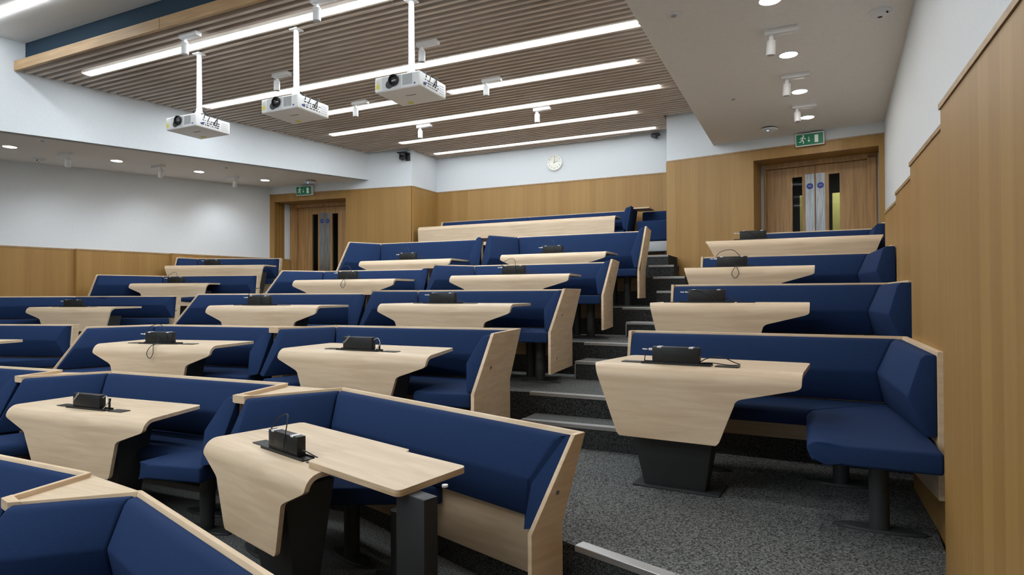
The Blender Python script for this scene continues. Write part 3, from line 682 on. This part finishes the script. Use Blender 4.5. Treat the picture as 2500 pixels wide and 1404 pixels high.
tb['C3'] = table('curved maple table in the fourth row, middle of the hall', T[2], .687, (-3.53, 4.55), (-2.18, 4.55), .58, tp(.2, .28), tp(.24, .3), back_in=(0, .06), dock=(-.05, 'low', 'black dock on the fourth row table, middle of the hall'))
tb['B3'] = table('curved maple table in the fourth row, beside the left aisle', T[2], .668, (-5.39, 4.22), (-4.10, 4.38), .56, tp(.2, .26), tp(.24, .28), dock=(-.10, 'arch', 'black dock on the fourth row table beside the left aisle'))
tb['A3'] = table('maple table with straight right side, nearest along the left oak wall', T[2], .622, (-9.4, 4.63), (-8.16, 5.0), .55, tp(.22, .28), ('S', 0, .10), dock=(-.05, 'low', 'black dock on the nearest table along the left wall'))
tb['R2'] = table('maple table at eye level on the right, second from the camera', T[2], .70, (-1.043, 4.56), (.037, 4.56), .55, ('S', 0, .10), tp(.29, .36), dock=(-.14, 'low', 'black dock on the second right table'))
tb['C4'] = table('curved maple table in the fifth row beside the aisle', T[3], .671, (-3.49, 5.75), (-2.11, 5.75), .58, tp(.2, .28), tp(.28, .34), back_in=(0, .06), dock=(.03, 'arch', 'black dock on the fifth row table beside the aisle'))
tb['B4'] = table('curved maple table in the fifth row with a cable loop down its front', T[3], .645, (-5.52, 5.5), (-4.12, 5.6), .56, tp(.22, .28), tp(.26, .3), dock=(.0, 'loop', 'black dock with dangling cable loop in the fifth row'))
tb['A4'] = table('maple table with straight right side, second along the left oak wall', T[3], .66, (-9.5, 6.08), (-8.29, 6.53), .58, tp(.2, .26), ('S', 0, .10), dock=(.05, 'arch', 'black dock on the second table along the left wall'))
tb['R3'] = table('maple table with a cable loop hanging down, third on the right', T[3], .70, (-.993, 5.74), (.087, 5.74), .55, ('S', 0, .12), tp(.27, .34), dock=(-.13, 'loop', 'black dock with a dangling cable loop on the third right table'))
tb['C5'] = table('curved maple table in the sixth row right of the blue wedge', T[4], .657, (-3.47, 6.95), (-2.09, 6.95), .56, tp(.2, .28), tp(.3, .36), dock=(-.02, 'arch', 'black dock on the sixth row table beside the steps'))
tb['B5'] = table('curved maple table in the sixth row left of the blue wedge', T[4], .628, (-5.6, 6.81), (-4.15, 6.86), .56, tp(.2, .28), tp(.28, .34), dock=(.0, 'arch', 'black dock on the sixth row table below the left door'))
tb['A5'] = table('long maple table in front of the left doorway', T[4], .664, (-9.72, 6.81), (-8.05, 7.4), .45, ('S', 0, .14), ('S', 0, .08), dock=(-.1, 'low', 'black dock on the long table before the left doorway'))
tb['R4'] = table('long maple table in front of the right door', T[4], .714, (-.945, 6.78), (.694, 6.78), .55, ('S', 0, .22), ('S', 0, .16), dock=(-.35, 'low', 'black dock on the long table before the right door'))
tb['C6'] = table('very long plain maple table on the top row before the back wall', T[6], .686, (-6.3, 9.3), (-2.64, 9.3), .40, ('S', 0, .02), ('S', 0, .02))

# extension leaf of the front table
ex = thing('extension_leaf', 'rectangular plywood-edged table leaf on a dark post, set against the front table', 'table leaf', (-1.42, 1.97, 0), radians(-16.5))
bm = B(); q4 = [(-1.91, 1.985), (-1.315, 1.815), (-1.25, 2.195), (-1.85, 2.35)]
mi = (Matrix.Translation((-1.42, 1.97, 0)) @ Matrix.Rotation(radians(-16.5), 4, 'Z')).inverted()
loc4 = [mi @ Vector((x, y, 0)) for x, y in q4]
def rpoly(P, r, n=5):
    out = []
    for i, p in enumerate(P):
        a = (P[i - 1] - p).normalized(); b = (P[(i + 1) % len(P)] - p).normalized()
        for k in range(n + 1):
            t = k / n; c0 = p + a * r; c1 = p + b * r; out.append((c0 * (1 - t) + p * t) * (1 - t) + (p * (1 - t) + c1 * t) * t)
    return out
lp = rpoly([Vector((v.x, v.y, 0)) for v in loc4], .03)
bm = B(); prism(bm, [(v.x, v.y, .700) for v in lp], (0, 0, .022)); edge = obj('ply_edge', bm, M_PLY, ex)
bm = B(); prism(bm, [(v.x, v.y, .722) for v in lp], (0, 0, .0025)); obj('leaf_top', bm, M_MAPLE, ex)
bm = B(); box(bm, .075, -.075, .012, .235, -.01, .70); obj('post', bm, M_BLACK, ex, bevel=.004)
bm = B(); box(bm, .0, -.16, 0, .30, .09, .012); obj('base_plate', bm, M_STEELG, ex)
bm = B(); cyl(bm, (.155, .095, .692), (.155, .095, .70), .012, seg=14); obj('fixing_disc', bm, M_WHITE, ex)

# ------------------------------------------------------------------ ceiling projectors
def projector(x, label, logo=True):
    y = 4.575; zb = 3.20; H = .135
    r = thing('ceiling_projector', label, 'projector', (x, y, zb), 0, 'ceiling projectors')
    X0, X1, Y0, Y1 = -.235, .235, -.225, .205
    bm = B(); box(bm, X0, Y0, 0, X1, Y1, H); body = obj('body', bm, M_WHITEM, r, bevel=.014, segs=3)
    bm = B(); box(bm, X0 + .06, Y0 + .08, H, X1 - .04, Y1 - .1, H + .012); obj('top_cover', bm, M_WHITEM, r, bevel=.004)
    # front face: lens bay, vents, label
    f = Y0 - .0012
    bm = B(); box(bm, -.155, f, .012, .045, Y0, H - .008); obj('lens_bay', bm, M_GREYW, body, bevel=.001, segs=1)
    bm = B()   # tilted oval bezel
    pts_ = []
    for k in range(40):
        a = 2 * pi * k / 40; px_, pz_ = .052 * cos(a), .052 * sin(a)
        off_ = .030 if cos(a - .55) > 0 else -.030
        rr = .050 if cos(a - .55) > 0 else .036
        pts_.append((-.052 + rr * cos(a) + off_ * cos(.55), f - .004, .068 + rr * sin(a) * .95 + off_ * sin(.55)))
    prism(bm, pts_, (0, .004, 0)); bez = obj('lens_bezel', bm, M_PLAST, body)
    bm = B(); my = basis((1, 0, 0), (0, 0, 1), (0, -1, 0)); cL = (-.026, f - .003, .083)
    lathe(bm, [(.050, 0), (.050, .018), (.044, .020), (.038, .008), (.036, .004)], cL, 32, my); obj('lens_barrel', bm, M_PLAST, bez)
    bm = B(); lathe(bm, [(.036, .003), (.03, .009), (.018, .013), (.004, .0145)], cL, 28, my); obj('lens', bm, M_LENS, bez)
    bm = B()
    for k in range(14): box(bm, .062 + k * .0072, f, .028, .0665 + k * .0072, Y0, .120)
    obj('vent', bm, M_GREY, body)
    bm = B(); box(bm, .178, f, .024, .194, Y0, .038); obj('badge', bm, M_BSIGN, body)
    bm = B(); box(bm, -.222, f, .03, -.182, Y0, .068); obj('warning_label', bm, M_YELL, body)
    bm = B(); box(bm, -.218, f, .074, -.188, Y0, .098); obj('warning_label', bm, M_YELLP, body)
    # right face: connectors
    bm = B(); rn = random.Random(int(x * 100)); g = X1 + .0012
    for row in (.03, .052, .076):
        yy = -.14
        while yy < .06:
            w_ = rn.choice((.012, .018, .03)); box(bm, X1, yy, row, g, yy + w_, row + rn.choice((.007, .011))); yy += w_ + rn.uniform(.008, .02)
    obj('connector_panel', bm, M_PLAST, body)
    bm = B(); box(bm, X1, -.165, .036, X1 + .012, -.135, .048); obj('video_plug', bm, M_BSIGN, body)
    bm = B()
    for k in range(4): box(bm, X1, .09, .03 + k * .022, g, .17, .034 + k * .022)
    obj('vent', bm, M_GREY, body)
    # bottom: lettering and sticker
    text_mesh('lettering', 'Panasonic', .026, M_INK, body, basis((1, 0, 0), (0, -1, 0), (0, 0, -1), (.03, -.05, -.0006)))
    bm = B(); cyl(bm, (-.10, .13, -.001), (-.10, .13, 0), .03, seg=20); obj('sticker', bm, M_YELL, body)
    # mount
    bm = B(); cyl(bm, (0, 0, .235), (0, 0, ZC - zb + .09), .029, .024, seg=20); pole = obj('pole', bm, M_WHITEM, r)
    bm = B(); cyl(bm, (0, 0, H + .02), (0, 0, .26), .034, seg=20); cyl(bm, (-.01, -.04, .215), (-.01, .045, .215), .012, seg=12); cyl(bm, (.034, 0, .20), (.06, 0, .20), .016, seg=12); obj('clamp', bm, M_WHITEM, r)
    bm = B(); box(bm, -.10, -.13, H + .012, .03, .10, H + .024); box(bm, -.10, -.14, H + .02, -.02, -.02, H + .034); obj('mounting_plate', bm, M_STAIN, r, bevel=.002, segs=1)
    bm = B(); box(bm, -.05, -.05, ZC - zb - .012, .05, .05, ZC - zb - .001); obj('ceiling_plate', bm, M_WHITEM, r, bevel=.002, segs=1)
    bm = B()
    tube(bm, [(.03, .02, .25), (.07, .06, .19), (.12, .11, .165), (.20, .10, .17), (.245, .04, .14), (.25, .0, .09), (.24, -.01, .06)], .005)
    tube(bm, [(.0, .03, .17), (.08, -.02, .18), (.17, .0, .175), (.24, -.06, .13), (.245, -.09, .07)], .004)
    tube(bm, [(.02, .06, .165), (.10, .09, .175), (.2, .06, .165), (.245, .03, .11), (.24, .02, .05)], .004)
    tube(bm, [(.02, -.05, .162), (.12, -.08, .165), (.21, -.1, .16), (.242, -.13, .1)], .005)
    obj('cable_bundle', bm, M_BLACK, r)
    return r
M_GREYW = mat('pale_grey_plastic', (.66, .68, .70), .4)
M_YELLP = mat('pale_yellow_sticker', (.78, .76, .45), .5)
projector(-5.94, 'white ceiling projector on a pole, leftmost of three')
projector(-4.533, 'white ceiling projector on a pole, between the two others')
projector(-3.16, 'white ceiling projector on a pole, rightmost and largest in view of three')

# ------------------------------------------------------------------ spotlights, downlights, small ceiling things
def spot(x, y, z, label, plate_dx=1, aim=None, grp='ceiling spotlights', plate=True, energy=0):
    r = thing('ceiling_spotlight', label, 'spotlight', (x, y, z), 0, grp)
    if plate:
        bm = B(); a, b = (-.05, .20) if plate_dx > 0 else (-.20, .05); box(bm, a, -.036, -.042, b, .036, 0); obj('mounting_plate', bm, M_WHITE, r, bevel=.003)
    bm = B(); cyl(bm, (0, 0, -.042), (0, 0, -.065), .014, seg=10); box(bm, -.016, -.022, -.095, .016, .022, -.06); obj('bracket', bm, M_WHITE, r)
    d = Vector((0, 0, -1)) if aim is None else Vector(aim).normalized(); c = Vector((0, 0, -.085))
    bm = B(); cyl(bm, c, c + d * .115, .036, seg=22); hd = obj('lamp_head', bm, M_WHITE, r, bevel=.004)
    bm = B(); cyl(bm, c + d * .113, c + d * .1155, .03, seg=18); obj('lamp_glass', bm, M_GREY, r)
    if energy:
        l = bpy.data.lights.new('spot_light', 'SPOT'); l.energy = energy; l.spot_size = radians(105); l.spot_blend = 1.0; l.color = (.95, .98, 1); l.shadow_soft_size = .04
        o_ = bpy.data.objects.new('spot_light', l); COL.objects.link(o_); o_.location = Vector((x, y, z)) + c + d * .13
        o_.rotation_euler = d.to_track_quat('-Z', 'Y').to_euler(); o_.parent = None
    return r
rows_ = ['before the first light strip', 'behind the projector poles', 'on the short third strip', 'behind the fourth light strip']
for (y, xs, zz), nm in zip([(4.18, (-5.64, -3.90), ZC), (5.40, (-5.66, -3.60), ZC), (6.66, (-5.52, -3.50), ZC), (8.02, (-5.38, -3.40), ZC)], rows_):
    for x, sd in zip(xs, ('left', 'right')): spot(x, y, zz, 'white spotlight under the slats %s, %s one of a pair' % (nm, sd))
for i, (x, y) in enumerate([(-9.06, 4.965), (-8.93, 6.222), (-8.90, 7.569)]):
    spot(x, y, ls_z(y), 'white spotlight under the left soffit aimed at the wall, %s' % ['nearest the camera', 'middle of three', 'nearest the exit sign'][i], -1, (-.62, .28, -1), 'spotlights on the left soffit', energy=11)
for i, (x, y) in enumerate([(-.22, 5.383), (-.13, 6.56), (-.05, 7.66)]):
    spot(x, y, ZR, 'white spotlight under the right soffit, %s' % ['nearest the camera', 'middle of three', 'nearest the right exit sign'][i], 1, (-.05, .1, -1) if i != 2 else (0.05, -.2, -1), 'spotlights on the right soffit')
def downlight(x, y, z, label, grp):
    r = thing('downlight', label, 'downlight', (x, y, z), 0, grp)
    bm = B(); lathe(bm, [(.088, 0), (.088, -.004), (.074, -.006), (.072, -.001)], (0, 0, 0), 32); obj('rim', bm, M_WHITE, r)
    bm = B(); lathe(bm, [(.073, -.001), (.073, -.0045), (.01, -.005)], (0, 0, 0), 28); obj('lens', bm, M_DOWN if x > -2 else M_DOWNL, r)
for i, (px, py) in enumerate([(24, 357.5), (285, 392), (486, 418.5), (647, 439.5)]):
    y = [4.367, 5.655, 6.921, 8.17][i]; x = [-9.239, -9.114, -8.988, -8.854][i]
    downlight(x, y, ls_z(y) - .002, 'round glowing downlight in the left soffit, %s' % ['cut by the left edge', 'second from the left edge', 'third from the left edge', 'nearest the left exit sign'][i], 'left soffit downlights')
for i, (x, y) in enumerate([(-.203, 4.822), (-.104, 5.997), (-.021, 7.146), (.058, 8.236)]):
    downlight(x, y, ZR, 'round glowing downlight in the right soffit, %s' % ['cut by the top edge', 'second from the camera', 'third from the camera', 'nearest the right exit sign'][i], 'right soffit downlights')
for y in (3.65, 2.48, 1.3):
    downlight(-.3, y, ZR, 'round downlight in the right soffit above the camera, out of view at %s' % ({3.65: 'the second row', 2.48: 'the front row', 1.3: 'the stage side'}[y]), 'right soffit downlights')
def detector(x, y, z, label, k):
    if k == 'smoke':
        r = thing('smoke_detector', label, 'smoke detector', (x, y, z), 0, 'smoke detectors')
        bm = B(); lathe(bm, [(.078, 0), (.078, -.012), (.066, -.022)], seg=30); obj('base', bm, M_WHITE, r)
        bm = B(); lathe(bm, [(.062, -.022), (.058, -.034), (.03, -.044), (.026, -.046)], seg=30); h_ = obj('sensor_head', bm, M_WHITE, r)
        bm = B(); lathe(bm, [(.016, -.0465), (.016, -.048), (.004, -.0485)], seg=16); obj('sensor_grille', bm, M_INK, h_)
        bm = B(); cyl(bm, (.04, -.045, -.034), (.043, -.049, -.036), .008, seg=10); obj('indicator', bm, M_INK, h_)
    elif k == 'wifi':
        r = thing('wireless_access_point', label, 'access point', (x, y, z), 0, 'ceiling access points')
        bm = B(); lathe(bm, [(.07, 0), (.08, -.012)], seg=24); obj('bracket', bm, M_INK, r)
        bm = B(); lathe(bm, [(.085, -.012), (.105, -.022), (.105, -.034), (.07, -.046), (.02, -.049)], seg=32); obj('shell', bm, M_WHITE, r)
        bm = B(); lathe(bm, [(.012, -.0485), (.012, -.0505), (.003, -.051)], (-.01, -.05, 0), seg=12); obj('indicator_light', bm, M_LED, r)
    else:
        r = thing('motion_sensor', label, 'sensor', (x, y, z), 0, 'flush ceiling sensors')
        bm = B(); lathe(bm, [(.055, 0), (.055, -.006), (.045, -.009)], seg=26); obj('plate', bm, M_WHITE, r)
        bm = B(); lathe(bm, [(.022, -.009), (.02, -.018), (.008, -.022)], seg=20); obj('dome', bm, M_GREY, r)
detector(.54, 5.383 - .01, ZR, 'white smoke detector on the right soffit near the wall', 'smoke')
detector(-9.862, 5.019, ls_z(5.019), 'white smoke detector at the left wall edge of the left soffit', 'smoke')
detector(-.387, 8.545, ZR, 'white disc access point with blue light, left of the right exit sign', 'wifi')
detector(-8.255, 8.673, ls_z(8.673), 'white disc access point with blue light, above the left exit sign', 'wifi')
detector(-.878, 4.748, ZR, 'small flush sensor on the right soffit beside the slats, nearer the camera', 'pir')
detector(-.677, 7.08, ZR, 'small flush sensor on the right soffit, farther along the slats', 'pir')
detector(-8.508, 4.365, ls_z(4.365), 'small flush sensor on the left soffit by the white bulkhead, nearer', 'pir')
detector(-8.291, 6.876, ls_z(6.876), 'small flush sensor on the left soffit by the white bulkhead, farther', 'pir')

# ------------------------------------------------------------------ exit signs
def exit_sign(Mx, uc, zc, w_, h_, label, glossy):
    r = thing('exit_sign', label, 'exit sign', (0, 0, 0), 0, 'running man exit signs'); r.matrix_basis = Mx @ Matrix.Translation((uc, -.012, zc))
    bm = B(); p = [(-w_ / 2, -.055, -h_ / 2), (w_ / 2, -.055, -h_ / 2), (w_ / 2, 0, -h_ / 2 + .01), (-w_ / 2, 0, -h_ / 2 + .01), (-w_ / 2, -.075, h_ / 2), (w_ / 2, -.075, h_ / 2), (w_ / 2, 0, h_ / 2), (-w_ / 2, 0, h_ / 2)]
    hexa(bm, p); obj('case', bm, M_WHITE, r, bevel=.006)
    t_ = atan2(.02, h_)
    Fm = Matrix.Translation((0, -.0656, 0)) @ Matrix(((1, 0, 0, 0), (0, cos(t_), -sin(t_), 0), (0, sin(t_), cos(t_), 0), (0, 0, 0, 1)))
    a, b = w_ / 2 - .012, h_ / 2 - .014
    bm = B(); box(bm, -a, -.003, -b, a, .004, b, Fm); pn = obj('green_panel', bm, M_GREEN, r)
    s = h_ / .17
    def flat(poly): return [(x * s, -.0045, z * s) for x, z in poly]
    def add(bm, poly): prism(bm, [Fm @ Vector(q) for q in flat(poly)], Fm.to_3x3() @ Vector((0, .0012, 0)))
    ox = -.098
    bm = B(); add(bm, [(ox + .022 + .0115 * cos(k * pi / 8), .050 + .0115 * sin(k * pi / 8)) for k in range(16)])
    for poly in ([(.012, .036), (.026, .034), (.016, .0), (-.004, -.004)], [(.018, .036), (.026, .034), (.044, .016), (.050, .020), (.054, .014), (.044, .004), (.026, .018)],
                 [(.014, .036), (-.008, .032), (-.022, .012), (-.016, .008), (-.004, .024), (.010, .024)], [(-.004, -.002), (.016, .0), (.030, -.020), (.026, -.052), (.016, -.052), (.018, -.024)],
                 [(-.004, .002), (.008, -.006), (-.008, -.030), (-.034, -.032), (-.034, -.022), (-.014, -.020)]):
        add(bm, [(ox + x, z) for x, z in poly])
    obj('running_man', bm, M_PIC, pn)
    bm = B(); add(bm, [(-.012, .034), (-.006, .034), (-.006, -.012), (.008, -.012), (-.009, -.036), (-.026, -.012), (-.012, -.012)]); obj('arrow', bm, M_PIC, pn)
    bm = B(); add(bm, [(.060, -.048), (.104, -.048), (.104, .048), (.060, .048)]); obj('door_symbol', bm, M_PIC, pn)
    return r
exit_sign(LM, -.08, 3.445, .36, .185, 'green running man exit sign above the left door', False)
exit_sign(RM, -.025, 3.450, .345, .168, 'green running man exit sign above the right door', True)

# ------------------------------------------------------------------ clock
ck = thing('wall_clock', 'round white wall clock with cream dial on the back wall', 'clock', (-3.984, YB, 3.775)); R0 = .148
my = basis((1, 0, 0), (0, 0, 1), (0, -1, 0))
bm = B(); lathe(bm, [(R0, 0), (R0, .03), (R0 - .006, .038), (R0 - .014, .036), (R0 - .016, .028)], (0, 0, 0), 40, my); obj('case', bm, M_WHITEM, ck)
bm = B(); lathe(bm, [(R0 - .015, .02), (R0 - .015, .0285), (.002, .029)], (0, 0, 0), 40, my); dl = obj('dial', bm, M_DIAL, ck)
for k in range(1, 13):
    a = pi / 2 - 2 * pi * k / 12; text_mesh('numeral', str(k), .032, M_INK, dl, basis((1, 0, 0), (0, 0, 1), (0, -1, 0), (.104 * cos(a), -.0296, .104 * sin(a))))
def hand(nm, ang, L_, w_, tail, yy):
    a = pi / 2 - ang; d = Vector((cos(a), 0, sin(a))); n = Vector((-sin(a), 0, cos(a))); q = B()
    prism(q, [-d * tail - n * w_ + Vector((0, yy, 0)), d * L_ - n * w_ * .6 + Vector((0, yy, 0)), d * L_ + n * w_ * .6 + Vector((0, yy, 0)), -d * tail + n * w_ + Vector((0, yy, 0))], (0, .001, 0)); obj(nm, q, M_INK, ck)
hand('minute_hand', radians(5), .105, .003, .02, -.0325); hand('hour_hand', radians(78), .082, .004, .02, -.0315); hand('second_hand', radians(200), .03, .0012, .05, -.0335)

# ------------------------------------------------------------------ cameras on the walls
pc = thing('ptz_camera', 'black pan tilt camera on the white wall above the left oak panel', 'camera', (0, 0, 0)); pc.matrix_basis = LM @ Matrix.Translation((2.06, 0, 3.95))
bm = B(); box(bm, .02, -.03, -.07, .10, 0, .075); box(bm, -.10, -.15, .055, .09, -.01, .075); obj('bracket', bm, M_PLAST, pc, bevel=.004)
bm = B(); lathe(bm, [(.055, .055), (.058, .03), (.05, .015)], (-.02, -.085, 0), 24); box(bm, -.072, -.11, -.05, -.056, -.06, .03); box(bm, .016, -.11, -.05, .032, -.06, .03); obj('yoke', bm, M_STEELG, pc)
bm = B(); lathe(bm, [(.006, -.046), (.03, -.036), (.044, -.012), (.044, .012), (.03, .036), (.006, .046)], (-.02, -.085, -.025), 24); hd = obj('camera_head', bm, M_PLAST, pc)
bm = B(); cyl(bm, (-.025, -.12, -.035), (-.03, -.15, -.045), .026, seg=20); obj('lens', bm, M_LENS, hd)
sc_ = thing('small_camera', 'small dark camera under the slats at the right back corner', 'camera', (-2.17, 10.12, ZC))
bm = B(); box(bm, -.06, -.02, -.03, .05, .08, 0); obj('bracket', bm, M_PLAST, sc_)
bm = B(); box(bm, -.05, -.08, -.085, .045, .02, -.03, Matrix.Rotation(radians(20), 4, 'Y')); obj('camera_body', bm, M_PLAST, sc_, bevel=.006)
